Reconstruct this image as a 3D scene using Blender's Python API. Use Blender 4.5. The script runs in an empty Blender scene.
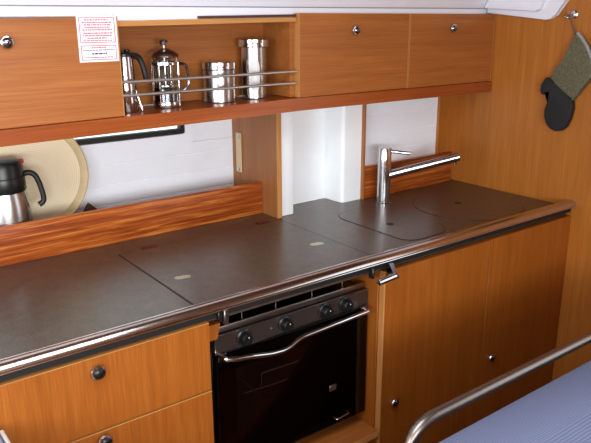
import bpy, bmesh, math, random
from mathutils import Vector, Matrix
random.seed(7)
scene = bpy.context.scene
col = scene.collection
PI = math.pi

# ------------------------------------------------------------------ materials
def _mat(name):
    m = bpy.data.materials.new(name); m.use_nodes = True
    nt = m.node_tree
    return m, nt, nt.nodes['Principled BSDF']

def lin(r, g, b):
    f = lambda c: (c / 12.92 if c <= 0.04045 else ((c + 0.055) / 1.055) ** 2.4)
    return (f(r / 255), f(g / 255), f(b / 255), 1)

def plain(name, rgb, rough=.5, metal=0, spec=.5, coat=0, bump=0, bscale=80, vary=.06):
    m, nt, b = _mat(name)
    tc = nt.nodes.new('ShaderNodeTexCoord'); nz = nt.nodes.new('ShaderNodeTexNoise')
    nz.inputs['Scale'].default_value = bscale; nz.inputs['Detail'].default_value = 3
    nt.links.new(tc.outputs['Object'], nz.inputs['Vector'])
    rp = nt.nodes.new('ShaderNodeValToRGB'); c = lin(*rgb)
    rp.color_ramp.elements[0].position = .3; rp.color_ramp.elements[1].position = .7
    rp.color_ramp.elements[0].color = tuple(x * (1 - vary) for x in c[:3]) + (1,)
    rp.color_ramp.elements[1].color = tuple(min(1, x * (1 + vary)) for x in c[:3]) + (1,)
    nt.links.new(nz.outputs['Fac'], rp.inputs['Fac']); nt.links.new(rp.outputs['Color'], b.inputs['Base Color'])
    b.inputs['Roughness'].default_value = rough; b.inputs['Metallic'].default_value = metal
    b.inputs['Specular IOR Level'].default_value = spec; b.inputs['Coat Weight'].default_value = coat
    if bump:
        bp = nt.nodes.new('ShaderNodeBump'); bp.inputs['Strength'].default_value = bump; bp.inputs['Distance'].default_value = .002
        nt.links.new(nz.outputs['Fac'], bp.inputs['Height']); nt.links.new(bp.outputs['Normal'], b.inputs['Normal'])
    return m

def wood(name, dark, mid, light, axis='X', scale=1.0, rough=.42, spec=.4, figure=0.0, coat=.0, lo=.27, hi=.73, slant=0.0, k=(.4, .45, .15), dens=1.0):
    """straight-grained veneer, grain running along the given axis"""
    m, nt, b = _mat(name)
    L = nt.links.new
    tc = nt.nodes.new('ShaderNodeTexCoord')
    def stretched(along, across):
        mp = nt.nodes.new('ShaderNodeMapping')
        s = [across * scale] * 3; s['XYZ'.index(axis)] = along * scale
        mp.inputs['Scale'].default_value = s; mp.inputs['Rotation'].default_value = (0, math.radians(slant), 0)
        L(tc.outputs['Object'], mp.inputs['Vector']); return mp
    n1 = nt.nodes.new('ShaderNodeTexNoise'); n1.inputs['Scale'].default_value = 1; n1.inputs['Detail'].default_value = 5; n1.inputs['Roughness'].default_value = .6
    n1.inputs['Distortion'].default_value = figure
    L(stretched(1.6 * dens, 42 * dens).outputs['Vector'], n1.inputs['Vector'])
    n2 = nt.nodes.new('ShaderNodeTexNoise'); n2.inputs['Scale'].default_value = 1; n2.inputs['Detail'].default_value = 3
    L(stretched(7, 330).outputs['Vector'], n2.inputs['Vector'])
    n3 = nt.nodes.new('ShaderNodeTexNoise'); n3.inputs['Scale'].default_value = 1; n3.inputs['Detail'].default_value = 2
    L(stretched(.6, 7).outputs['Vector'], n3.inputs['Vector'])
    a = nt.nodes.new('ShaderNodeMath'); a.operation = 'MULTIPLY_ADD'; a.inputs[1].default_value = k[1]
    L(n2.outputs['Fac'], a.inputs[0])
    a0 = nt.nodes.new('ShaderNodeMath'); a0.operation = 'MULTIPLY'; a0.inputs[1].default_value = k[0]
    L(n1.outputs['Fac'], a0.inputs[0]); L(a0.outputs[0], a.inputs[2])
    a2 = nt.nodes.new('ShaderNodeMath'); a2.operation = 'MULTIPLY_ADD'; a2.inputs[1].default_value = k[2]
    L(n3.outputs['Fac'], a2.inputs[0]); L(a.outputs[0], a2.inputs[2])
    rp = nt.nodes.new('ShaderNodeValToRGB'); cr = rp.color_ramp
    cr.elements[0].position = lo; cr.elements[0].color = lin(*dark)
    cr.elements[1].position = hi; cr.elements[1].color = lin(*light)
    e = cr.elements.new(.5); e.color = lin(*mid)
    L(a2.outputs[0], rp.inputs['Fac']); L(rp.outputs['Color'], b.inputs['Base Color'])
    b.inputs['Roughness'].default_value = rough; b.inputs['Specular IOR Level'].default_value = spec
    b.inputs['Coat Weight'].default_value = coat; b.inputs['Coat Roughness'].default_value = .15
    return m

def chrome(name, rgb=(205, 205, 208), rough=.13):
    return plain(name, rgb, rough, 1.0, vary=.02)

def glass_mat(name, tint=(.9, .95, .93), rough=.02):
    m, nt, b = _mat(name)
    b.inputs['Base Color'].default_value = (*tint, 1); b.inputs['Transmission Weight'].default_value = 1
    b.inputs['Roughness'].default_value = rough; b.inputs['IOR'].default_value = 1.35
    return m

def thin_glass(name, tint, gloss):
    """thin pane: mostly see-through, with a glossy face"""
    m, nt, b = _mat(name); L = nt.links.new
    tr = nt.nodes.new('ShaderNodeBsdfTransparent'); tr.inputs['Color'].default_value = (*tint, 1)
    gl = nt.nodes.new('ShaderNodeBsdfGlossy'); gl.inputs['Roughness'].default_value = .04; gl.inputs['Color'].default_value = (.9, .9, .9, 1)
    fr = nt.nodes.new('ShaderNodeFresnel'); fr.inputs['IOR'].default_value = gloss
    mx = nt.nodes.new('ShaderNodeMixShader'); L(fr.outputs[0], mx.inputs[0]); L(tr.outputs[0], mx.inputs[1]); L(gl.outputs[0], mx.inputs[2])
    L(mx.outputs[0], nt.nodes['Material Output'].inputs['Surface'])
    return m

def speckle(name, rgb, rough):
    m, nt, b = _mat(name); L = nt.links.new
    tc = nt.nodes.new('ShaderNodeTexCoord')
    n = nt.nodes.new('ShaderNodeTexNoise'); n.inputs['Scale'].default_value = 300; n.inputs['Detail'].default_value = 3
    n2 = nt.nodes.new('ShaderNodeTexNoise'); n2.inputs['Scale'].default_value = 30; n2.inputs['Detail'].default_value = 5
    L(tc.outputs['Object'], n.inputs['Vector']); L(tc.outputs['Object'], n2.inputs['Vector'])
    a = nt.nodes.new('ShaderNodeMath'); a.operation = 'MULTIPLY_ADD'; a.inputs[1].default_value = .35
    L(n2.outputs['Fac'], a.inputs[0]); s = nt.nodes.new('ShaderNodeMath'); s.operation = 'MULTIPLY'; s.inputs[1].default_value = .65
    L(n.outputs['Fac'], s.inputs[0]); L(s.outputs[0], a.inputs[2])
    rp = nt.nodes.new('ShaderNodeValToRGB'); c = lin(*rgb)
    rp.color_ramp.elements[0].position = .35; rp.color_ramp.elements[0].color = tuple(x * .5 for x in c[:3]) + (1,)
    rp.color_ramp.elements[1].position = .65; rp.color_ramp.elements[1].color = tuple(x * 1.6 for x in c[:3]) + (1,)
    L(a.outputs[0], rp.inputs['Fac']); L(rp.outputs['Color'], b.inputs['Base Color'])
    b.inputs['Roughness'].default_value = rough; b.inputs['Specular IOR Level'].default_value = .6
    bp = nt.nodes.new('ShaderNodeBump'); bp.inputs['Strength'].default_value = .12; bp.inputs['Distance'].default_value = .0006
    L(n.outputs['Fac'], bp.inputs['Height']); L(bp.outputs['Normal'], b.inputs['Normal'])
    return m

def banded(name, c1, c2, kind, direction, scale, rough, bump=0, distort=1.0):
    """wave-banded surface: growth rings or woven ribs"""
    m, nt, b = _mat(name); L = nt.links.new
    tc = nt.nodes.new('ShaderNodeTexCoord'); w = nt.nodes.new('ShaderNodeTexWave')
    w.wave_type = kind
    if kind == 'RINGS': w.rings_direction = direction
    else: w.bands_direction = direction
    w.inputs['Scale'].default_value = scale; w.inputs['Distortion'].default_value = distort
    w.inputs['Detail'].default_value = 2; w.inputs['Detail Scale'].default_value = 1.5
    L(tc.outputs['Object'], w.inputs['Vector'])
    rp = nt.nodes.new('ShaderNodeValToRGB'); rp.color_ramp.elements[0].color = lin(*c1); rp.color_ramp.elements[1].color = lin(*c2)
    L(w.outputs['Fac'], rp.inputs['Fac']); L(rp.outputs['Color'], b.inputs['Base Color'])
    b.inputs['Roughness'].default_value = rough
    if bump:
        bp = nt.nodes.new('ShaderNodeBump'); bp.inputs['Strength'].default_value = bump; bp.inputs['Distance'].default_value = .002
        L(w.outputs['Fac'], bp.inputs['Height']); L(bp.outputs['Normal'], b.inputs['Normal'])
    return m

M = dict(
    teak_h=wood('teak_veneer_horizontal', (128, 72, 30), (154, 90, 40), (178, 112, 56), 'X', 1.3),
    teak_v=wood('teak_veneer_vertical', (124, 64, 16), (148, 81, 22), (172, 102, 38), 'Z', 1.7),
    teak_bulk=wood('teak_veneer_bulkhead', (138, 78, 24), (164, 98, 35), (184, 118, 51), 'Z', .9),
    teak_split=wood('teak_veneer_divider', (126, 78, 42), (150, 96, 54), (170, 114, 68), 'Z', 1.3),
    teak_edge=wood('teak_solid_edge', (160, 106, 54), (184, 128, 70), (200, 148, 90), 'Z'),
    teak_edge_h=wood('teak_solid_edge_lengthwise', (160, 106, 54), (184, 128, 70), (200, 148, 90), 'X'),
    mahogany=wood('mahogany_ledge', (116, 52, 17), (142, 68, 24), (164, 90, 38), 'X', .8, .3, .5),
    mahogany_fig=wood('mahogany_figured', (100, 38, 11), (152, 72, 23), (200, 122, 56), 'X', 1.0, .3, .5, .8, lo=.34, hi=.64, slant=8, k=(.8, .15, .05), dens=2.6),
    white=plain('white_gelcoat', (240, 245, 253), .45, bscale=20, vary=.015),
    white_niche=plain('white_laminate', (244, 249, 252), .4, bscale=20, vary=.015),
    liner=plain('white_headliner', (226, 227, 236), .5, bscale=15, vary=.015),
    groove=plain('grey_shadow_gap_filler', (150, 152, 160), .7),
    worktop=speckle('dark_brown_laminate', (77, 61, 50), .30),
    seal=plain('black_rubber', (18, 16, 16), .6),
    chrome=chrome('polished_chrome'),
    steel=chrome('brushed_stainless', (190, 188, 186), .24),
    steel_dull=chrome('satin_stainless', (150, 140, 134), .32),
    rail=chrome('polished_stainless_tube', (196, 188, 184), .17),
    dark_chrome=chrome('smoked_chrome', (128, 128, 140), .14),
    black=plain('black_plastic', (16, 16, 17), .35),
    black_soft=plain('black_bakelite', (22, 20, 20), .5),
    enamel=plain('black_enamel', (10, 9, 9), .2, spec=.6),
    panel=plain('dark_oven_fascia', (92, 78, 72), .34, .75, bscale=200),
    oven_in=plain('oven_interior', (26, 20, 18), .5),
    ovenglass=thin_glass('smoked_oven_glass', (.62, .58, .56), 1.4),
    satin=chrome('satin_handrail_steel', (140, 130, 124), .36),
    rod=chrome('satin_rod', (225, 222, 216), .34),
    red=plain('red_plastic', (196, 40, 34), .4),
    glass=glass_mat('clear_glass'),
    pane=thin_glass('porthole_glass', (.92, .97, .94), 1.4),
    paper=plain('white_sticker_paper', (240, 234, 240), .5, vary=.01),
    redink=plain('red_ink', (206, 62, 78), .6),
    darkink=plain('grey_ink', (96, 72, 100), .6),
    bamboo=banded('coiled_bamboo', (230, 212, 176), (240, 226, 194), 'RINGS', 'Y', 48, .5, .05, .4),
    bamboo_rim=plain('bamboo_rim', (204, 184, 142), .5, bscale=40),
    bamboo_edge=plain('bamboo_outer_edge', (190, 140, 84), .5),
    mitt=plain('olive_quilted_cloth', (92, 88, 66), .9, bump=.5, bscale=140, vary=.3),
    mitt_black=plain('black_neoprene', (20, 18, 20), .8, bump=.3, bscale=200, vary=.2),
    binding=plain('grey_binding_tape', (140, 142, 138), .7),
    cord=plain('grey_brown_cord', (96, 78, 62), .8),
    strap=plain('beige_webbing', (206, 186, 150), .8, bump=.3, bscale=400),
    blue=banded('blue_ribbed_upholstery', (86, 93, 122), (108, 117, 146), 'BANDS', 'Y', 75, .95, .15, 1.6),
    pad=plain('grey_blue_vinyl', (150, 156, 184), .5),
    palegrey=plain('pale_grey_edging', (206, 206, 204), .4),
    floor=wood('teak_and_holly_floor', (96, 56, 26), (122, 76, 38), (146, 98, 54), 'X', .6),
    block=plain('dark_brown_wood', (70, 40, 26), .5),
    red_hinge=plain('brown_hinge_cover', (92, 62, 48), .3, .8),
    coin=chrome('brushed_pale_brass', (196, 186, 160), .35),
)

# ------------------------------------------------------------------ geometry helpers
class MB:
    def __init__(self): self.bm = bmesh.new()
    def box(self, x0, x1, y0, y1, z0, z1, bev=0, seg=2):
        r = bmesh.ops.create_cube(self.bm, size=1)
        vs = r['verts']
        for v in vs:
            v.co = Vector(((x0 + x1) / 2 + v.co.x * (x1 - x0), (y0 + y1) / 2 + v.co.y * (y1 - y0), (z0 + z1) / 2 + v.co.z * (z1 - z0)))
        if bev:
            es = list({e for v in vs for e in v.link_edges})
            bmesh.ops.bevel(self.bm, geom=es, offset=bev, segments=seg, affect='EDGES', profile=.5)
        return self
    def lathe(self, prof, c, axis=(0, 0, 1), seg=32, closed=False):
        """prof: (radius, height) pairs along the axis from c"""
        ax = Vector(axis).normalized(); q = Vector((0, 0, 1)).rotation_difference(ax); c = Vector(c)
        rings = []
        for r, h in prof:
            if r < 1e-6: rings.append([self.bm.verts.new(c + q @ Vector((0, 0, h)))]); continue
            rings.append([self.bm.verts.new(c + q @ Vector((r * math.cos(2 * PI * k / seg), r * math.sin(2 * PI * k / seg), h))) for k in range(seg)])
        pairs = list(zip(rings, rings[1:]))
        if closed: pairs.append((rings[-1], rings[0]))
        for a, b in pairs:
            for k in range(seg):
                k2 = (k + 1) % seg
                if len(a) == 1 and len(b) == 1: continue
                if len(a) == 1: f = (a[0], b[k2], b[k])
                elif len(b) == 1: f = (a[k], a[k2], b[0])
                else: f = (a[k], a[k2], b[k2], b[k])
                try: self.bm.faces.new(f)
                except ValueError: pass
        if not closed:
            for ring, fl in ((rings[0], True), (rings[-1], False)):
                if len(ring) > 1: self.bm.faces.new(ring[::-1] if fl else ring)
        return self
    def cyl(self, p0, p1, r, r1=None, seg=20, bev=0):
        p0, p1 = Vector(p0), Vector(p1); h = (p1 - p0).length; r1 = r if r1 is None else r1
        if bev: prof = [(r - bev, 0), (r, bev), (r1, h - bev), (r1 - bev, h)]
        else: prof = [(r, 0), (r1, h)]
        return self.lathe(prof, p0, p1 - p0, seg)
    def tube(self, pts, r, seg=12, rad=None):
        """round bar along a polyline; rad optionally gives a radius per point"""
        pts = [Vector(p) for p in pts]; n = len(pts); rings = []
        up = None
        for i, p in enumerate(pts):
            t = (pts[min(i + 1, n - 1)] - pts[max(i - 1, 0)]).normalized()
            if up is None:
                up = Vector((0, 0, 1)) if abs(t.z) < .9 else Vector((1, 0, 0))
            s = t.cross(up).normalized(); up = s.cross(t).normalized()
            rr = rad[i] if rad else r
            rings.append([self.bm.verts.new(p + (s * math.cos(2 * PI * k / seg) + up * math.sin(2 * PI * k / seg)) * rr) for k in range(seg)])
        for a, b in zip(rings, rings[1:]):
            for k in range(seg): self.bm.faces.new((a[k], a[(k + 1) % seg], b[(k + 1) % seg], b[k]))
        self.bm.faces.new(rings[0][::-1]); self.bm.faces.new(rings[-1])
        return self
    def prism(self, poly, axis, a, b, bev=0, seg=2):
        """poly in the two other axes (in x,y,z order), extruded along axis from a to b"""
        i = 'xyz'.index(axis)
        def P(u, v, w):
            c = [u, v]; c.insert(i, w); return Vector(c)
        lo = [self.bm.verts.new(P(u, v, a)) for u, v in poly]; hi = [self.bm.verts.new(P(u, v, b)) for u, v in poly]
        f1 = self.bm.faces.new(lo[::-1]); f2 = self.bm.faces.new(hi); n = len(poly)
        for k in range(n): self.bm.faces.new((lo[k], lo[(k + 1) % n], hi[(k + 1) % n], hi[k]))
        if bev:
            es = list(f1.edges) + list(f2.edges)
            bmesh.ops.bevel(self.bm, geom=es, offset=bev, segments=seg, affect='EDGES', profile=.5)
        return self
    def ring_strip(self, poly, w, z0, z1):
        """flat outline of width w (inside the closed x,y outline poly) between heights z0 and z1"""
        n = len(poly); cen = Vector((sum(p[0] for p in poly) / n, sum(p[1] for p in poly) / n)); L = []
        for z in (z0, z1):
            o = [self.bm.verts.new((p[0], p[1], z)) for p in poly]
            inn = []
            for p in poly:
                d = cen - Vector(p); d = d.normalized() * w
                inn.append(self.bm.verts.new((p[0] + d.x, p[1] + d.y, z)))
            L.append((o, inn))
        (o0, i0), (o1, i1) = L
        for k in range(n):
            k2 = (k + 1) % n
            self.bm.faces.new((o1[k], o1[k2], i1[k2], i1[k])); self.bm.faces.new((o0[k], o0[k2], o1[k2], o1[k]))
            self.bm.faces.new((i0[k2], i0[k], i1[k], i1[k2])); self.bm.faces.new((o0[k2], o0[k], i0[k], i0[k2]))
        return self
    def warp(self, f):
        for v in self.bm.verts: v.co.z += f(v.co.x)
        return self
    def build(self, name, mat, parent=None, smooth=True):
        bm = self.bm
        bmesh.ops.recalc_face_normals(bm, faces=bm.faces[:])
        org = parent_world(parent) if parent else Vector((0, 0, 0))
        if not parent:
            lo = Vector([min(v.co[i] for v in bm.verts) for i in range(3)]); hi = Vector([max(v.co[i] for v in bm.verts) for i in range(3)])
            org = Vector(((lo.x + hi.x) / 2, (lo.y + hi.y) / 2, lo.z))
        for v in bm.verts: v.co -= org
        me = bpy.data.meshes.new(name); bm.to_mesh(me); bm.free()
        if smooth:
            for p in me.polygons: p.use_smooth = True
            me.set_sharp_from_angle(angle=math.radians(38))
        o = bpy.data.objects.new(name, me); col.objects.link(o); me.materials.append(M[mat])
        if parent: o.parent = parent
        else: o.location = org
        return o

def parent_world(o):
    v = Vector((0, 0, 0))
    while o is not None: v += o.location; o = o.parent
    return v

def thing(name, label, cat, loc, group=None):
    o = bpy.data.objects.new(name, None); col.objects.link(o); o.location = loc; o.empty_display_size = .05
    o['label'] = label; o['category'] = cat
    if group: o['group'] = group
    return o
def tag(o, label, cat, group=None):
    o['label'] = label; o['category'] = cat
    if group: o['group'] = group
    return o
def struct(o): o['kind'] = 'structure'; return o
def lab(o, s): o['label'] = s; return o

def arc(cx, cy, r, a0, a1, n=8):
    return [(cx + r * math.cos(math.radians(a0 + (a1 - a0) * k / n)), cy + r * math.sin(math.radians(a0 + (a1 - a0) * k / n))) for k in range(n + 1)]
def bend(pts, r, n=6):
    """round the corners of a polyline"""
    P = [Vector(p) for p in pts]; out = [P[0]]
    for a, b, c in zip(P, P[1:], P[2:]):
        d1 = (a - b).normalized(); d2 = (c - b).normalized()
        s, e = b + d1 * r, b + d2 * r
        for k in range(n + 1):
            t = k / n; out.append(s * (1 - t) ** 2 + b * 2 * t * (1 - t) + e * t * t)
    out.append(P[-1]); return out

def rise(x):     # the wall cupboards follow the gentle sheer of the hull
    return -.011 * (1.19 - x) / .83 if x < 1.19 else -.003 * (x - 1.19) / .87

# ------------------------------------------------------------------ the cabin shell
XB = 2.069            # face of the bulkhead
WT = .92              # worktop height
struct(MB().box(-1.7, 3.0, -1.5, 2.05, -.03, 0).build('floor', 'floor'))
struct(MB().box(XB, XB + .035, .45, 2.05, 0, 1.95).build('wall_right', 'teak_bulk'))
struct(MB().box(-1.74, -1.70, -1.5, 2.05, 0, .95).build('wall_left', 'white'))
# ceiling with an open deck hatch in it
mb = MB()
mb.box(-1.7, 2.104, .95, 2.05, 1.95, 1.98); mb.box(-1.7, 2.104, -1.5, .25, 1.95, 1.98)
mb.box(-1.7, -.25, .25, .95, 1.95, 1.98); mb.box(.85, 2.104, .25, .95, 1.95, 1.98)
struct(mb.build('ceiling', 'floor'))
mb = MB()       # the cabin side opposite, with a long open window
mb.box(-1.7, 3.0, -1.54, -1.5, 0, 1.1); mb.box(-1.7, 3.0, -1.54, -1.5, 1.75, 1.95)
mb.box(-1.7, -1.2, -1.54, -1.5, 1.1, 1.75); mb.box(1.0, 3.0, -1.54, -1.5, 1.1, 1.75)
struct(mb.build('wall_front', 'teak_v'))

# white planked hull side behind the worktop, with the porthole in it
YW = 1.963
mb = MB()
zs = [.90, .985, 1.048, 1.111, 1.150]
for a, b in zip(zs, zs[1:]):
    mb.box(-.6, 1.229, YW, YW + .02, a, b, .0022, 1)
WX0, WX1, WZ0, WZ1 = .30, 1.02, 1.178, 1.44
mb.box(-.6, WX0 - .0, YW, YW + .02, 1.151, 1.7); mb.box(WX1, 1.229, YW, YW + .02, 1.151, 1.7)
mb.box(WX0, WX1, YW, YW + .02, 1.151, WZ0); mb.box(WX0, WX1, YW, YW + .02, WZ1, 1.7)
mb.box(-.6, 1.229, YW + .0195, YW + .03, .90, 1.151)
struct(mb.build('wall_back', 'white', smooth=False))

def rrect(x0, x1, z0, z1, r, n=5):
    return (arc(x1 - r, z0 + r, r, -90, 0, n) + arc(x1 - r, z1 - r, r, 0, 90, n) + arc(x0 + r, z1 - r, r, 90, 180, n) + arc(x0 + r, z0 + r, r, 180, 270, n))
def frame_xz(mb, o, i, y0, y1):
    """rounded window frame between outlines o and i (x,z lists of equal length)"""
    vs = {}
    for nm, poly in (('o', o), ('i', i)):
        for y in (y0, y1): vs[nm, y] = [mb.bm.verts.new((p[0], y, p[1])) for p in poly]
    n = len(o)
    for k in range(n):
        k2 = (k + 1) % n
        for a, b in ((('o', y0), ('i', y0)), (('i', y0), ('i', y1)), (('i', y1), ('o', y1)), (('o', y1), ('o', y0))):
            mb.bm.faces.new((vs[a][k], vs[a][k2], vs[b][k2], vs[b][k]))
    return mb
w = bpy.data.objects.new('window_1', None); col.objects.link(w); w.location = (.66, YW, WZ0); w['kind'] = 'structure'
frame_xz(MB(), rrect(.25, 1.058, 1.147, 1.47, .03), rrect(.29, 1.018, 1.180, 1.44, .008), YW - .0055, YW + .02).build('window_frame', 'white', w)
lab(frame_xz(MB(), rrect(.292, 1.016, 1.182, 1.438, .006), rrect(.306, 1.002, 1.197, 1.424, .003), YW - .0050, YW + .018).build('window_gasket', 'seal', w), 'black rubber gasket')
MB().box(.30, 1.008, YW + .006, YW + .010, 1.190, 1.43).build('pane', 'pane', w)

# white boxed-in recess right of the divider and the panel behind the tap
mb = MB()
mb.box(1.2162, 1.271, 1.71, 1.83, WT, 1.30, .002)
mb.box(1.273, 1.482, 1.81, 1.83, WT, 1.30)
mb.prism([(1.482, 1.83), (1.484, 1.75)] + arc(1.5, 1.731, .014, 180, 270, 6) + [(1.572, 1.717), (1.572, 1.83)], 'z', WT, 1.30)
struct(mb.build('trim_1', 'white_niche'))
struct(MB().box(1.572, 1.581, 1.705, 1.83, WT, 1.30, .001).build('trim_2', 'teak_split'))
mb = MB()
for a, b in ((1.02, 1.082), (1.082, 1.145), (1.145, 1.208), (1.208, 1.31)):
    mb.box(1.581, 1.976, 1.735, 1.75, a, b, .0018, 1)
struct(mb.build('trim_3', 'white', smooth=False))
struct(MB().box(1.974, XB, 1.722, 1.7345, WT, 1.32).build('trim_4', 'teak_bulk'))

# coachroof headliner: strip above the cupboards, dark joint, moulded face, return on the bulkhead
mb = MB()
mb.box(-.6, XB, 1.605, 1.66, 1.545, 1.566); mb.box(.6575, 1.1875, 1.5936, 1.6062, 1.5335, 1.566)
mb.box(-.6, XB, 1.612, 1.66, 1.566, 1.5695)
mb.prism([(1.598, 1.5695), (1.66, 1.5695), (1.66, 1.95), (1.50, 1.95), (1.575, 1.60)], 'x', -.6, XB - .002)
struct(mb.build('trim_5', 'liner'))
struct(MB().box(-.6, XB - .004, 1.604, 1.611, 1.5663, 1.5693).build('trim_6', 'groove'))
mb = MB()
mb.prism([(1.595, 1.551), (1.36, 1.530)] + arc(1.35, 1.552, .022, 280, 200, 5) + [(1.285, 1.60), (1.25, 1.66), (1.25, 1.949), (1.49, 1.949), (1.57, 1.60), (1.595, 1.57)], 'x', XB - .022, XB - .0005, .004)
mb.prism([(1.59, 1.568), (1.385, 1.556), (1.372, 1.562), (1.33, 1.66), (1.33, 1.949), (1.49, 1.949), (1.565, 1.60), (1.59, 1.58)], 'x', XB - .045, XB - .021, .004)
struct(mb.build('trim_7', 'liner'))

# ------------------------------------------------------------------ wall cupboards and ledge
def push_knob(parent, c, axis=(0, -1, 0), r=.0145, mat='dark_chrome'):
    k = MB().lathe([(r * .55, 0), (r * .6, .004), (r, .006), (r, .009), (r * .9, .0115), (r * .74, .012), (r * .70, .0105)], c, axis, 28).build('knob', 'chrome', parent)
    MB().lathe([(r * .69, .0100), (r * .68, .0125), (r * .5, .0150), (r * .25, .0163), (0, .0167)], c, axis, 24).build('button', mat, k)
    return k

def wall_cabinet(label, x0, x1, knob_x, group):
    z0, z1, yf = 1.318, 1.552, 1.570
    t = thing('wall_cabinet', label, 'cabinet', ((x0 + x1) / 2, 1.65, z0), group)
    mb = MB(); th = .016
    mb.box(x0, x0 + th, yf + .02, 1.745, z0 + .001, z1 - .001); mb.box(x1 - th, x1, yf + .02, 1.745, z0 + .001, z1 - .001)
    mb.box(x0 + th, x1 - th, yf + .02, 1.745, z0 + .001, z0 + .012); mb.box(x0 + th, x1 - th, yf + .02, 1.745, z1 - .014, z1 - .001)
    mb.box(x0 + th, x1 - th, 1.735, 1.745, z0 + .012, z1 - .014)
    mb.warp(rise).build('body', 'teak_edge', t)
    d = MB().box(x0 + .0015, x1 - .0015, yf, yf + .0185, z0, z1, .0012, 1).warp(rise).build('door', 'teak_h', t)
    e = .0012   # pale lipping round the door edges
    for a, b in ((x0 + .0003, x0 + .0022), (x1 - .0022, x1 - .0003)):
        lab(MB().box(a, b, yf - .0002, yf + .0187, z0, z1).warp(rise).build('edging', 'teak_edge', d), 'pale solid wood edging')
    push_knob(d, (knob_x, yf, (1.503 if x0 > .5 else 1.492)))
    return t
g = 'wall cupboards above the worktop'
wall_cabinet('wide wooden wall cupboard with the red-printed notice stuck on its door', -.25, .655, .399, g)
wall_cabinet('wooden wall cupboard directly right of the open pot shelf', 1.190, 1.633, 1.399, g)
wall_cabinet('wooden wall cupboard at the corner against the bulkhead', 1.636, 2.064, 1.838, g)

t = thing('open_shelf', 'open wooden niche with two guard rods holding the coffee pots', 'shelf', (.93, 1.65, 1.318))
MB().box(.657, 1.188, 1.724, 1.740, 1.319, 1.5415).warp(rise).build('back_panel', 'teak_h', t)
mb = MB().box(.657, 1.188, 1.578, 1.592, 1.5285, 1.5415, .001, 1).warp(rise); lab(mb.build('top_rail', 'teak_edge_h', t), 'pale wooden top rail')
lab(MB().box(.880, 1.188, 1.580, 1.593, 1.5425, 1.5490).warp(rise).build('top_strip', 'block', t), 'thin dark strip along the top')
mb = MB().box(.657, 1.188, 1.607, 1.723, 1.529, 1.5415).warp(rise); mb.build('top_panel', 'teak_h', t)
MB().box(1.172, 1.188, 1.591, 1.723, 1.319, 1.528).warp(rise).build('side_panel', 'teak_h', t)
for z in (1.391, 1.3585):
    MB().cyl((.6565, 1.580, z), (1.1885, 1.580, z + .001), .0041, seg=12).build('guard_rod', 'rod', t)

mb = MB()
for a, b in ((-.3, 1.19), (1.19, XB - .001)):
    mb.box(a, b, 1.572, 1.76, 1.295, 1.317)
    mb.box(a, b, 1.565, 1.583, 1.2805, 1.3168)
bmesh.ops.remove_doubles(mb.bm, verts=mb.bm.verts[:], dist=1e-4)
tag(mb.warp(rise).build('ledge', 'mahogany'), 'long reddish wooden ledge running under all the wall cupboards', 'shelf')

# notice on the left cupboard door: two red framed boxes of small print
t = thing('notice', 'white notice with red borders and small red print on cupboard door', 'notice', (.600, 1.5695, 1.44))
NX0, NX1, NZ0, NZ1 = .556, .651, 1.443, 1.546
MB().box(NX0, NX1, 1.5688, 1.5696, NZ0, NZ1).build('paper', 'paper', t)
def border(mb, x0, x1, z0, z1, w=.0018):
    for a in ((x0, x1, z0, z0 + w), (x0, x1, z1 - w, z1), (x0, x0 + w, z0 + w, z1 - w), (x1 - w, x1, z0 + w, z1 - w)):
        mb.box(a[0], a[1], 1.5684, 1.5688, a[2], a[3])
mb = MB(); border(mb, NX0 + .005, NX1 - .005, 1.486, 1.5425); lab(mb.build('border', 'redink', t), 'upper red border')
mb = MB(); border(mb, NX0 + .005, NX1 - .005, 1.447, 1.4805); lab(mb.build('border', 'redink', t), 'lower red border')
def print_lines(rows, mat, label):
    mb = MB()
    for z, h, xa, xb in rows:
        x = xa
        while x < xb - .002:
            L = min(random.uniform(.003, .009), xb - x)
            mb.box(x, x + L, 1.5684, 1.5688, z - h * .65, z + h * .65); x += L + .0016
    lab(mb.build('lettering', mat, t), label)
xa, xb = NX0 + .012, NX1 - .012
print_lines([(1.537, .0022, xa + .006, xb - .006), (1.5315, .0022, xa, xb), (1.526, .0022, xa + .004, xb - .004), (1.5205, .0022, xa + .006, xb - .006), (1.515, .0022, xa, xb),
             (1.5075, .0022, xa + .002, xb), (1.502, .0022, xa, xb - .002), (1.4965, .0022, xa + .01, xb - .012), (1.491, .0018, xa, xb - .002),
             (1.475, .0025, xa + .018, xb - .018)], 'redink', 'red small print')
print_lines([(1.4695, .0018, xa - .002, xb + .002), (1.4615, .0032, xa + .018, xb - .016), (1.453, .0018, xa + .002, xb - .002)], 'darkink', 'grey small print')

# ------------------------------------------------------------------ pots and canisters on the shelf
ZS = 1.317
def zshelf(x): return ZS + rise(x)
# moka pot
mx, my = .692, 1.640; mz = zshelf(mx)
t = thing('moka_pot', 'slim steel moka coffee pot with black handle, leftmost on the shelf', 'coffee pot', (mx, my, mz))
MB().lathe([(.027, 0), (.0295, .004), (.0250, .052), (.0255, .056)], (mx, my, mz), seg=10).build('boiler', 'chrome', t)
MB().lathe([(.0262, .056), (.0262, .062), (.0225, .132), (.0220, .138)], (mx, my, mz), seg=10).build('body', 'chrome', t)
l = MB().lathe([(.0225, .138), (.0228, .145), (.014, .148), (.004, .149), (0, .149)], (mx, my, mz), seg=16).build('lid', 'black', t)
MB().lathe([(.006, .148), (.0075, .151), (.0075, .155), (0, .157)], (mx + .010, my, mz), seg=12).build('knob', 'black', l)
MB().tube(bend([(mx + .018, my, mz + .140), (mx + .040, my - .002, mz + .138), (mx + .050, my - .004, mz + .112), (mx + .056, my - .004, mz + .080)], .012), .0075, 8, None).build('handle', 'black', t)
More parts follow.
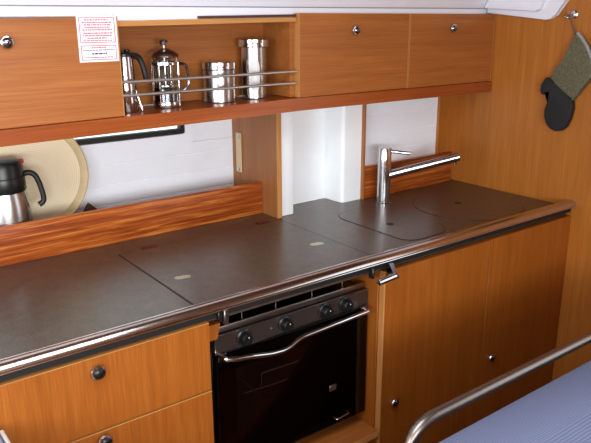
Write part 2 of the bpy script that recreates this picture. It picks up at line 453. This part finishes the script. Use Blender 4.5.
MB().tube([(mx + .024, my, mz + .062), (mx + .036, my - .012, mz + .004)], .0022, 8).build('brace', 'chrome', t)
# cafetiere
fx, fy = .811, 1.655; fz = zshelf(fx)
t = thing('french_press', 'glass cafetiere with domed steel lid and steel cage on the shelf', 'coffee press', (fx, fy, fz))
MB().lathe([(.034, .006), (.0345, .009), (.0345, .122), (.0365, .130), (.0350, .130), (.0330, .121), (.0330, .011), (0, .010)], (fx, fy, fz), seg=36).build('beaker', 'glass', t)
mb = MB().lathe([(.0355, 0), (.0368, .002), (.0368, .016), (.0358, .018), (.0358, .004), (0, .004)], (fx, fy, fz), seg=36)
for k in range(4):
    a = math.radians(40 + 90 * k); c, s = math.cos(a), math.sin(a)
    mb.tube([(fx + .0372 * c, fy + .0372 * s, fz + .006), (fx + .0372 * c, fy + .0372 * s, fz + .118)], .0022, 6)
mb.lathe([(.0360, .112), (.0375, .112), (.0375, .118), (.0360, .118)], (fx, fy, fz), seg=36, closed=True)
mb.build('cage', 'chrome', t)
lid = MB().lathe([(.0375, .1305), (.0395, .132), (.037, .139), (.026, .146), (.012, .152), (.006, .154), (0, .1545)], (fx, fy, fz), seg=32).build('lid', 'steel', t)
MB().lathe([(.004, .158), (.004, .164), (.010, .167), (.0115, .172), (.009, .178), (0, .180)], (fx, fy, fz - .004), seg=20).build('knob', 'steel', lid)
pl = MB().cyl((fx, fy, fz + .060), (fx, fy, fz + .130), .0022, seg=8).build('plunger', 'chrome', t)
MB().lathe([(.0325, .056), (.0325, .060), (.006, .062), (0, .062)], (fx, fy, fz), seg=28).build('plunger_disc', 'steel', pl)
lab(MB().lathe([(.0322, .012), (.0322, .052), (0, .052)], (fx, fy, fz), seg=28).build('strainer', 'dark_chrome', t), 'dark steel sleeve low in the glass')
MB().tube(bend([(fx + .034, fy - .004, fz + .112), (fx + .060, fy - .008, fz + .114), (fx + .066, fy - .008, fz + .050), (fx + .036, fy - .004, fz + .036)], .020), .0042, 8).build('handle', 'dark_chrome', t)
# canisters
def canister(label, x, y, r, h, lid_h, lid_over, group='steel canisters on the shelf'):
    z = zshelf(x); t = thing('canister', label, 'canister', (x, y, z), group)
    MB().lathe([(r - .002, 0), (r, .002), (r, h - lid_h), (r - .001, h - lid_h + .0005)], (x, y, z), seg=40).build('body', 'steel', t)
    R = r + lid_over
    MB().lathe([(r - .002, h - lid_h + .001), (R, h - lid_h + .002), (R + .0006, h - lid_h + .004), (R, h - lid_h + .006), (R, h - .002), (R - .002, h), (R - .006, h - .001), (0, h - .001)], (x, y, z), seg=40).build('lid', 'chrome', t)
    return t, z
canister('short steel canister with flat lid behind the guard rods', .980, 1.664, .0445, .110, .022, .0015)
t, z = canister('tall steel canister with overhanging lid and pale oval plate', 1.098, 1.664, .037, .167, .023, .0075)
mb = MB(); n = 10; rows = 14; vs = []         # oval plate bent round the canister
for j in range(rows + 1):
    v = -1 + 2 * j / rows; hw = .40 * math.sqrt(max(.02, 1 - v ** 4)); row = []
    for i in range(n + 1):
        a = math.radians(-122) + hw * (-1 + 2 * i / n)
        row.append(mb.bm.verts.new((1.098 + .0376 * math.cos(a), 1.664 + .0376 * math.sin(a), z + .068 + .046 * v)))
    vs.append(row)
for j in range(rows):
    for i in range(n): mb.bm.faces.new((vs[j][i], vs[j][i + 1], vs[j + 1][i + 1], vs[j + 1][i]))
lab(mb.build('label_plate', 'palegrey', t), 'pale oval plate')

# ------------------------------------------------------------------ worktop
YB = 1.79
outline = [(-.3, 1.218), (XB - .0008, 1.218), (XB - .0008, 1.7215), (1.974, 1.7215), (1.974, 1.7345), (1.5815, 1.7345), (1.5815, 1.7045), (1.5715, 1.7045), (1.5715, 1.7165),
           (1.500, 1.7165), (1.4855, 1.7225), (1.4815, 1.731), (1.4815, 1.8095), (1.2735, 1.8095), (1.2735, 1.7095), (1.2158, 1.7095), (1.2158, 1.962), (-.3, 1.962)]
t = thing('worktop', 'long dark brown speckled galley worktop with polished steel front rail', 'worktop', (.9, 1.5, .888))
MB().prism(outline, 'z', .889, WT - .0004).build('surface', 'worktop', t)
prof = [(1.2175, .9235), (1.2175, .939), (1.213, .9435), (1.206, .9452), (1.198, .9443), (1.190, .9405), (1.1845, .936), (1.182, .931), (1.183, .9275), (1.186, .9262), (1.1855, .9240), (1.188, .9220), (1.2175, .9220)]
MB().prism(prof, 'x', -.3, XB - .001).build('front_rail', 'rail', t)
lab(MB().box(-.3, XB - .001, 1.2005, 1.2174, .9035, .9217).build('shadow_strip', 'seal', t), 'black strip standing in for the shade under the rail')  # black strip put in as the shade below the overhanging rail

t = thing('hob_cover', 'flush square cover over the cooker with two finger pulls', 'cover', (.925, 1.45, WT))
cov = [(.652, 1.225), (1.197, 1.225), (1.197, 1.682), (.652, 1.682)]
def slab(o, z0, z1): return MB().prism(o, 'z', z0, z1, .0004, 1)
slab([(.6545, 1.2255), (1.1945, 1.2255), (1.1945, 1.6795), (.6545, 1.6795)], WT - .0002, WT + .0012).build('panel', 'worktop', t)
mb = MB()
for a in ((.6510, .6542, 1.2255, 1.683), (1.1948, 1.1980, 1.2255, 1.683), (.6542, 1.1948, 1.6798, 1.6815)): mb.box(a[0], a[1], a[2], a[3], WT - .0002, WT + .0006)
mb.build('seal', 'seal', t)
for x, y in ((.712, 1.423), (1.138, 1.420)):
    f = MB()
    for dx in (-.010, .010): f.lathe([(.0105, 0), (.0105, .0006), (0, .0006)], (x + dx, y - dx * .25, WT + .0011), seg=20)
    MBf = f.box(x - .010, x + .010, y - .010, y + .010, WT + .0011, WT + .0018).build('finger_pull', 'coin', t)
for x in (.745, 1.135):
    MB().box(x - .022, x + .022, 1.676, 1.700, WT - .0003, WT + .002, .001, 1).build('hinge', 'red_hinge', t)

def sink_lid(label, outline, hole, mat='seal'):
    n = len(outline); cx = sum(p[0] for p in outline) / n; cy = sum(p[1] for p in outline) / n
    t = thing('sink_cover', label, 'cover', (cx, cy, WT), 'sink covers in the worktop')
    inn = []
    for p in outline:
        d = Vector((cx - p[0], cy - p[1])).normalized() * .0022; inn.append((p[0] + d.x, p[1] + d.y))
    MB().prism(inn, 'z', WT - .0002, WT + .0010, .0003, 1).build('panel', 'worktop', t)
    MB().ring_strip(outline, .0022, WT - .0002, WT + .0006).build('seal', mat, t)
    MB().lathe([(.0125, 0), (.0125, .0005), (.006, .0006), (0, .0006)], (hole[0], hole[1], WT + .0009), seg=20).build('finger_hole', 'seal', t)
r = .045
o1 = arc(1.405, 1.318, .047, 180, 270, 6) + arc(1.482, 1.355, .084, 275, 360, 8) + arc(1.492, 1.555, .074, 0, 90, 8) + arc(1.43, 1.557, .072, 90, 180, 6)
sink_lid('smaller rounded sink cover with finger hole, just in front of the tap', o1, (1.44, 1.432))
sink_lid('larger round sink cover with finger hole, beside the bulkhead', arc(1.81, 1.432, .186, 0, 352.5, 47), (1.802, 1.467), 'block')

tag(MB().box(-.3, 1.1975, 1.782, 1.790, WT - .0002, 1.027, .002).build('fiddle_board', 'mahogany_fig'), 'figured reddish wooden fiddle board left of the divider', 'board', 'upright boards behind the worktop')
tag(MB().box(1.582, 2.045, 1.708, 1.7215, WT - .0002, 1.036, .002).build('fiddle_board', 'mahogany_fig'), 'reddish wooden upstand board behind the tap', 'board', 'upright boards behind the worktop')

t = thing('divider_panel', 'upright wooden divider panel standing on the worktop below the ledge', 'panel', (1.218, 1.83, WT))
MB().box(1.1985, 1.2155, 1.700, 1.9615, WT, 1.292).build('panel', 'teak_split', t)
lab(MB().box(1.1980, 1.2158, 1.696, 1.6998, WT, 1.292, .001, 1).build('edging', 'teak_edge', t), 'pale front edge')
t = thing('strap', 'beige webbing strap with two snap studs on the divider panel', 'strap', (1.207, 1.925, 1.03))
MB().box(1.1943, 1.1978, 1.902, 1.934, 1.036, 1.170, .001, 1).build('webbing', 'strap', t)
for z in (1.157, 1.047):
    MB().lathe([(.0065, 0), (.0065, .0015), (.004, .003), (0, .0034)], (1.1943, 1.918, z), (-1, 0, 0), 16).build('stud', 'chrome', t)

# ------------------------------------------------------------------ tap
tx, ty = 1.600, 1.629
t = thing('tap', 'tall chrome mixer tap with long angled spout beside the sink', 'tap', (tx, ty, WT))
MB().lathe([(.027, 0), (.027, .004), (.0235, .006), (.0235, .130), (.0225, .131), (.0225, .133), (.0235, .134), (.0235, .192), (.022, .195), (0, .195)], (tx, ty, WT + .0001), seg=40).build('body', 'chrome', t)
s0 = Vector((tx + .010, ty - .010, 1.020)); s1 = Vector((1.800, 1.472, 1.084))
sp = MB().cyl(s0, s1, .0142, seg=28, bev=.002).build('spout', 'chrome', t)
d = (s1 - s0).normalized(); q = s1 - d * .014
MB().cyl(q + Vector((0, 0, -.010)), q + Vector((0, 0, -.022)), .006, seg=16).build('nozzle', 'dark_chrome', sp)
MB().cyl((tx + .012, ty - .012, 1.103), (1.664, 1.572, 1.096), .0062, seg=16, bev=.001).build('lever', 'chrome', t)

# ------------------------------------------------------------------ base units
YD = 1.195
def base_frame(mb, x0, x1, z0=.10, z1=.8875, y0=YD + .02, y1=1.90, th=.016, sides=(1, 1), back=True):
    if sides[0]: mb.box(x0, x0 + th, y0, y1, z0, z1)
    if sides[1]: mb.box(x1 - th, x1, y0, y1, z0, z1)
    mb.box(x0 + th, x1 - th, y0, y1, z0, z0 + .016); mb.box(x0 + th, x1 - th, y1 - .012, y1, z0 + .016, z1)
    mb.box(x0, x1, y0 + .04, y1, 0, z0)
    return mb
t = thing('drawer_unit', 'wooden drawer unit at the left below the worktop', 'cabinet', (.2, 1.5, 0))
base_frame(MB(), -.3, .660).build('body', 'teak_v', t)
for a, b in ((.7335, .8990), (.5205, .7305), (.12, .5175)):
    d = MB().box(-.3, .6555, YD, YD + .019, a, b, .0012, 1).build('drawer', 'teak_v', t)
    lab(MB().box(-.3, .6555, YD - .0002, YD + .0192, b - .0014, b + .0002).build('edging', 'teak_edge_h', d), 'pale top edge')
    push_knob(d, (.398, YD, b - (.0315 if b > .8 else .022 if b > .7 else .05)), r=.016, mat='black')  # black button paints in the dark reflection on the drawer knobs

t = thing('sink_cabinet', 'wooden two-door base cupboard under the sinks', 'cabinet', (1.64, 1.5, 0))
mb = MB(); base_frame(mb, 1.190, XB - .001); mb.box(1.60, 1.67, YD + .08, YD + .095, .1165, .887)
mb.build('body', 'teak_v', t)
lab(MB().prism([(YD + .02, .10), (YD + .02, .862)] + [(1.225, .872), (1.245, .876), (1.268, .870), (1.282, .860), (1.290, .846)] + [(1.290, .10)], 'x', 1.186, 1.1898, .0008, 1).build('end_panel', 'teak_v', t), 'end panel with rounded top corner beside the oven')
for a, b, kx in ((1.1905, 1.6338, 1.241), (1.6374, XB - .002, 1.681)):
    d = MB().box(a, b, YD, YD + .0185, .12, .8915, .0005, 1).build('door', 'teak_v', t)
    if a < 1.5: lab(MB().box(a - .0006, a + .0035, YD - .0003, YD + .0190, .12, .8915, .0005, 1).build('edging', 'teak_edge', d), 'pale left edge')
    push_knob(d, (kx, YD, .481), r=.0145)

t = thing('oven_housing', 'wooden bay around the oven with a shelf below it', 'cabinet', (.92, 1.5, 0))
MB().box(.661, 1.1855, YD, 1.72, .392, .4085, .001, 1).build('shelf', 'teak_h', t)
lab(MB().box(.661, 1.1855, YD - .003, YD - .0001, .390, .4088, .001, 1).build('edging', 'teak_edge_h', t), 'pale front edge of shelf')
MB().box(.661, 1.1855, YD + .01, YD + .028, .0, .3915).build('front_panel', 'teak_v', t)
MB().prism([(.664, .838), (.690, .838), (.699, .8765), (.664, .8765)], 'y', 1.222, 1.236).build('cleat', 'teak_v', t)
MB().box(.661, 1.1855, 1.725, 1.74, 0, .887).build('back_panel', 'block', t)

# ------------------------------------------------------------------ oven
ox0, ox1, oy = .698, 1.1835, 1.2555
t = thing('oven', 'black gas oven with glass door and four control knobs in its bay', 'oven', (.944, 1.45, .409))
MB().box(ox0, ox1, oy + .016, 1.69, .440, .826, .003, 1).build('body', 'enamel', t)
for x in (.75, 1.14):
    for y in (1.33, 1.64): MB().cyl((x, y, .4087), (x, y, .442), .012, seg=12).build('foot', 'black', t)
fs = MB().box(ox0, ox1, oy - .004, oy + .016, .782, .828, .002, 1).build('control_panel', 'panel', t)
lab(MB().box(ox0, ox1, oy - .0055, oy - .0038, .8270, .8288).build('edging', 'steel', fs), 'bright upper edge')
lab(MB().box(ox0, ox1, oy - .0055, oy - .0038, .7812, .7828).build('edging', 'steel', fs), 'bright lower edge')
lab(MB().box(ox1 - .002, ox1, oy - .0055, oy - .0038, .7830, .8268).build('edging', 'steel', fs), 'bright right edge')
lab(MB().box(ox0, ox0 + .0016, oy - .0055, oy - .0038, .7830, .8268).build('edging', 'steel_dull', fs), 'left edge')
for x in (.778, .900, 1.029, 1.098):
    k = MB().lathe([(.0205, 0), (.0205, .004), (.0165, .006), (.0155, .018), (.013, .022), (0, .023)], (x, oy - .004, .806), (0, -1, 0), 28).build('knob', 'black', t)
    MB().box(x - .0035, x + .0035, oy - .030, oy - .0245, .795, .817, .002, 2).build('grip', 'black', k)
    MB().lathe([(.0016, 0), (.0014, .0006), (0, .0008)], (x - .0005, oy - .0300, .813), (0, -1, 0), 10).build('pointer_dot', 'palegrey', k)
MB().lathe([(.004, 0), (.004, .004), (0, .005)], (.862, oy - .004, .802), (0, -1, 0), 12).build('ignition_button', 'steel', t)
# door
dz0, dz1 = .448, .779
o = [(ox0 + .002, dz0), (ox1 - .002, dz0), (ox1 - .002, dz1), (ox0 + .002, dz1)]
ii = [(ox0 + .055, dz0 + .075), (ox1 - .055, dz0 + .075), (ox1 - .055, dz1 - .050), (ox0 + .055, dz1 - .050)]
door = frame_xz(MB(), o, ii, oy - .006, oy + .012).build('door', 'enamel', t)
MB().box(ox0 + .004, ox1 - .004, oy - .0085, oy - .0062, dz0 + .002, dz1 - .002).build('door_glass', 'ovenglass', door)
# cavity liner seen through the glass and its shelf
mb = MB()
mb.box(ox0 + .055, ox1 - .055, oy + .0125, oy + .0155, dz0 + .075, dz1 - .05); mb.build('inner_glass', 'oven_in', door)
mb = MB()
yr = oy - .0025
mb.tube([(.829, yr, .689), (1.088, yr, .679)], .0013, 6); mb.tube([(.777, yr, .651), (1.107, yr, .630)], .0013, 6)
for x, a, b in ((.829, .655, .689), (1.000, .641, .680), (1.005, .641, .680)): mb.tube([(x, yr, a), (x, yr, b)], .0013, 6)
mb.build('rack', 'steel', door)
lab(MB().tube([(.767, yr, .700), (.839, yr, .604), (.892, yr, .600)], .0035, 6).build('stay', 'panel', door), 'dull bent door stay')
mb = MB().box(1.046, 1.070, oy - .0098, oy - .0086, .560, .577, .0004, 1); lab(mb.build('badge', 'coin', door), 'small pale metal badge')
h = [(.706, oy - .004, .782), (.708, 1.2225, .780), (.735, 1.217, .775), (.779, 1.214, .769), (.834, 1.215, .757), (.872, 1.217, .753), (.895, 1.219, .756), (.920, 1.222, .765), (.94, 1.222, .769), (1.04, 1.222, .773), (1.162, 1.222, .778), (1.164, oy - .004, .778)]
hd = MB().tube(bend(h, .006, 3), .0062, 12).build('handle', 'chrome', door)
for x, z in ((.712, .776), (1.164, .776)):
    MB().box(x - .012, x + .012, oy - .016, oy - .0055, z - .011, z + .009, .002, 2).build('bracket', 'dark_chrome', hd)
mb = MB(); mb.tube(bend([(1.066, oy - .006, .470), (1.066, oy - .018, .470), (1.112, oy - .018, .474), (1.112, oy - .006, .474)], .006, 3), .0022, 8); mb.build('door_catch', 'steel', door)
# hob above: fiddle bar, posts, pan supports
MB().box(ox0 + .012, ox1 - .006, oy + .002, oy + .010, .8305, .8470, .0025, 2).build('fiddle_bar', 'steel_dull', t)
for x in (.785, .885, 1.000, 1.103):
    MB().cyl((x, oy + .012, .8262), (x, oy + .012, .8855), .0018, seg=10).build('fiddle_post', 'steel', t)
for x in (.83, 1.06):
    b = MB().lathe([(.042, .8262), (.042, .834), (.030, .838), (.028, .846), (0, .847)], (x, 1.50, 0), seg=28).build('burner', 'black', t)
    for k in range(4):
        a = PI / 4 + k * PI / 2; MB().tube([(x + .03 * math.cos(a), 1.50 + .03 * math.sin(a), .850), (x + .085 * math.cos(a), 1.50 + .085 * math.sin(a), .850), (x + .085 * math.cos(a), 1.50 + .085 * math.sin(a), .8262)], .003, 6).build('pan_support', 'black', b)

# crash-bar clips under the front rail, either side of the oven
t = thing('rail_clip', 'chrome bar end hooked under the worktop rail right of the oven', 'bracket', (1.165, 1.17, .88), 'clips under the worktop rail')
MB().cyl((1.132, 1.158, .892 - .004), (1.192, 1.158, .897 - .004), .0085, seg=20, bev=.002).build('bar', 'chrome', t)
MB().prism([(1.150, .888), (1.168, .888), (1.190, .900), (1.1885, .9217), (1.176, .9217), (1.160, .899)], 'x', 1.186, 1.200).build('lug', 'dark_chrome', t)
MB().box(1.124, 1.132, 1.172, 1.190, .894, .9217, .002, 1).build('stop', 'black', t)
t = thing('rail_clip', 'dull bracket hooked under the worktop rail left of the oven', 'bracket', (.69, 1.17, .87), 'clips under the worktop rail')
MB().box(.691, .703, 1.188, 1.199, .884, .9217, .002, 1).build('lug', 'steel_dull', t)
MB().box(.676, .686, 1.188, 1.199, .895, .9217, .002, 1).build('stop', 'black', t)

# ------------------------------------------------------------------ things behind the fiddle board
hx, hy = .420, 1.8545
t = thing('thermos_jug', 'steel vacuum jug with black lid and handle in front of the round dish', 'thermos', (hx, hy, WT))
MB().lathe([(.060, 0), (.0620, .004), (.0625, .030), (.0630, .060), (.0640, .085), (.0600, .150), (.0535, .182)], (hx, hy, WT), seg=48).build('body', 'steel', t)
MB().lathe([(.0545, .182), (.0565, .186), (.0560, .215), (.0550, .219), (.0545, .222), (.0535, .250), (.049, .261), (.040, .266), (0, .267)], (hx, hy, WT), seg=48).build('lid', 'black', t)
MB().lathe([(.0535, .2195), (.0562, .2205), (.0562, .2225), (.0535, .2235)], (hx, hy, WT), seg=48, closed=True).build('collar', 'black_soft', t)
b = MB().box(hx + .036, hx + .056, hy - .014, hy + .002, WT + .2520, WT + .2640, .003, 2).build('button', 'red', t)
hp = [(hx + .050, hy - .005, WT + .222), (hx + .066, hy - .012, WT + .227), (hx + .080, hy - .016, WT + .218), (hx + .088, hy - .018, WT + .194), (hx + .094, hy - .020, WT + .160), (hx + .094, hy - .020, WT + .142), (hx + .080, hy - .018, WT + .135)]
MB().tube(bend(hp, .008, 3), .0075, 10).build('handle', 'black_soft', t)

# bamboo dish leaning against the hull side
tilt = math.radians(2.5); R = .161
ax = Vector((0, -math.cos(tilt), math.sin(tilt)))
dc = Vector((.516, 1.9435, WT + .026 + R * math.cos(tilt) + .0035))
t = thing('round_dish', 'round pale dish with concentric rings leaning on the white wall', 'dish', dc)
MB().lathe([(0, -.002), (.139, -.002), (.1415, .001), (0, .001)], dc, ax, 64).build('base', 'bamboo', t)
lab(MB().lathe([(.1405, -.004), (.154, .014), (.1585, .016), (.1585, .012), (.146, -.006)], dc, ax, 64, True).build('rim', 'bamboo_rim', t), 'darker sloping rim')
lab(MB().lathe([(.1588, .0115), (.1608, .0115), (.1608, .0162), (.1588, .0162)], dc, ax, 64, True).build('edging', 'bamboo_edge', t), 'brown outer edge')
tag(MB().prism([(.42, WT), (.692, WT), (.692, .990), (.676, 1.006), (.664, .990), (.656, .970), (.632, .945), (.42, .945)], 'y', 1.926, 1.957, .002).build('dish_stand', 'block'), 'small dark brown wooden stand under the round dish, behind the fiddle board', 'stand')

# ------------------------------------------------------------------ oven mitt and hook on the bulkhead
t = thing('coat_hook', 'small chrome hook on the bulkhead carrying the oven mitt', 'hook', (XB, 1.268, 1.54))
MB().lathe([(.013, 0), (.013, .002), (.010, .004), (0, .0045)], (XB - .0002, 1.268, 1.545), (-1, 0, 0), 24).build('plate', 'chrome', t)
MB().tube(bend([(XB - .003, 1.268, 1.545), (XB - .030, 1.268, 1.541), (XB - .034, 1.268, 1.560)], .008), .0035, 10).build('prong', 'chrome', t)
mb = MB().tube(bend([(XB - .003, 1.268, 1.540), (XB - .020, 1.276, 1.535), (XB - .022, 1.288, 1.541)], .006), .0032, 10); mb.build('prong', 'chrome', t)

# outlines on the bulkhead, metres (y, z)
cuff = [(1.270,1.487),(1.275,1.468),(1.291,1.431),(1.306,1.399),(1.323,1.368),(1.347,1.343),(1.320,1.327),(1.285,1.303),(1.254,1.277),(1.240,1.296),(1.230,1.313),(1.213,1.338),(1.187,1.366),(1.202,1.410),(1.221,1.443),(1.241,1.468),(1.255,1.483)]
hand = [(1.346,1.343),(1.357,1.345),(1.367,1.334),(1.372,1.319),(1.375,1.302),(1.372,1.291),(1.364,1.287),(1.352,1.290),(1.343,1.303),(1.336,1.309),(1.332,1.301),(1.336,1.282),(1.346,1.262),(1.352,1.238),(1.351,1.216),(1.343,1.195),(1.326,1.178),(1.303,1.171),(1.283,1.175),(1.267,1.189),(1.256,1.216),(1.250,1.250),(1.254,1.277),(1.285,1.303),(1.320,1.327)]
t = thing('oven_mitt', 'olive and black oven mitt hanging from the hook on the bulkhead', 'oven mitt', (XB - .02, 1.28, 1.17))
def pad(poly, mat, name, x0, x1, bev):
    poly = [(a - .026, b) for a, b in poly]
    o = MB().prism(poly, 'x', x0, x1, bev, 4).build(name, mat, t); return o
lab(pad(cuff, 'mitt', 'cuff', XB - .026, XB - .003, .007), 'olive quilted cuff')
lab(pad(hand, 'mitt_black', 'hand', XB - .027, XB - .003, .006), 'black thumb and palm')
lab(MB().tube([(XB - .0225, a - .026, b) for a, b in ((1.262, 1.489), (1.245, 1.474), (1.224, 1.448), (1.204, 1.414), (1.189, 1.370))], .0055, 8).build('binding', 'binding', t), 'grey bound opening')
MB().tube([(XB - .016, 1.244, 1.482), (XB - .024, 1.254, 1.51), (XB - .028, 1.266, 1.5385), (XB - .022, 1.256, 1.51), (XB - .014, 1.248, 1.482)], .0022, 8).build('loop', 'cord', t)

# ------------------------------------------------------------------ settee and handrail in the foreground
t = thing('settee', 'blue ribbed upholstered settee back in the lower right corner', 'settee', (1.3, .4, 0))
MB().box(.80, 2.0, .02, .69, 0, .38, .004).build('base', 'teak_v', t)
MB().box(.79, 2.0, .0, .57, .381, .50, .035, 4).build('seat_cushion', 'blue', t)
mb = MB().prism([(.555, .40), (.53, .66), (.545, .775), (.575, .803), (.62, .808), (.672, .806), (.690, .798), (.699, .78), (.699, .40)], 'x', .79, 2.0, .012, 3)
mb.build('backrest', 'blue', t)
t = thing('handrail', 'bent stainless steel handrail behind the blue settee', 'handrail', (.822, .75, 0))
MB().tube(bend([(.822, .75, .004), (.822, .75, .802), (2.0, .75, .802), (2.0, .75, .004)], .075, 10), .012, 20).build('rail', 'satin', t)
for x in (.822, 2.0): MB().lathe([(.032, 0), (.032, .004), (.02, .008), (0, .008)], (x, .75, .0), seg=24).build('flange', 'steel', t)

t = thing('companionway_step', 'grey padded step with pale edge in the lower left corner', 'step', (-.05, .8, 0))
MB().box(-.4, .190, .45, 1.165, 0, .80, .003).build('body', 'white', t)
MB().box(-.4, .2005, .45, 1.165, .8005, .826, .008, 3).build('pad', 'pad', t)
lab(MB().box(.2015, .2085, .45, 1.166, .79, .829, .003, 3).build('edging', 'palegrey', t), 'pale edge strip')

# ------------------------------------------------------------------ camera
def camera():
    c = bpy.data.cameras.new('camera'); o = bpy.data.objects.new('camera', c); col.objects.link(o)
    yaw, pitch, roll, f = math.radians(36.79422), math.radians(16.86868), math.radians(-.26054), 672.497
    fw = Vector((math.sin(yaw) * math.cos(pitch), math.cos(yaw) * math.cos(pitch), -math.sin(pitch)))
    rt = Vector((math.cos(yaw), -math.sin(yaw), 0)); up = rt.cross(fw)
    r2 = rt * math.cos(roll) + up * math.sin(roll); u2 = up * math.cos(roll) - rt * math.sin(roll)
    m = Matrix((r2, u2, -fw)).transposed().to_4x4(); m.translation = Vector((0, 0, 1.54)); o.matrix_world = m
    c.sensor_width = 36; c.sensor_fit = 'HORIZONTAL'; c.lens = 36 * f / 591; c.clip_start = .02
    scene.camera = o
camera()

# ------------------------------------------------------------------ daylight
def area(name, loc, target, sx, sy, power, color=(1, 1, 1)):
    l = bpy.data.lights.new(name, 'AREA'); l.shape = 'RECTANGLE'; l.size = sx; l.size_y = sy; l.energy = power; l.color = color
    o = bpy.data.objects.new(name, l); col.objects.link(o); o.location = loc
    o.rotation_euler = (Vector(target) - Vector(loc)).to_track_quat('-Z', 'Y').to_euler(); return o
area('daylight_side_window', (-.35, -1.48, 1.42), (-.35, 1.0, 1.42), 1.7, .62, 66, (.97, .985, 1))
area('daylight_deck_hatch', (.30, .60, 1.945), (.30, .6, 0), 1.08, .65, 11, (.95, .98, 1))
area('daylight_companionway', (-1.66, .2, 1.45), (1.0, 1.2, 1.2), 1.2, .9, 24, (.97, .99, 1))

w = bpy.data.worlds.new('sky'); scene.world = w; w.use_nodes = True
bg = w.node_tree.nodes['Background']; bg.inputs['Color'].default_value = (.86, .93, 1, 1); bg.inputs['Strength'].default_value = 2.0

scene.view_settings.view_transform = 'Standard'; scene.view_settings.look = 'None'
scene.view_settings.gamma = 1; scene.view_settings.exposure = 0.12; scene.view_settings.use_curve_mapping = False
try:
    scene.cycles.use_denoising = True; scene.cycles.max_bounces = 10; scene.cycles.transparent_max_bounces = 16
    scene.cycles.caustics_reflective = False; scene.cycles.caustics_refractive = False; scene.cycles.sample_clamp_indirect = 4
except Exception: pass
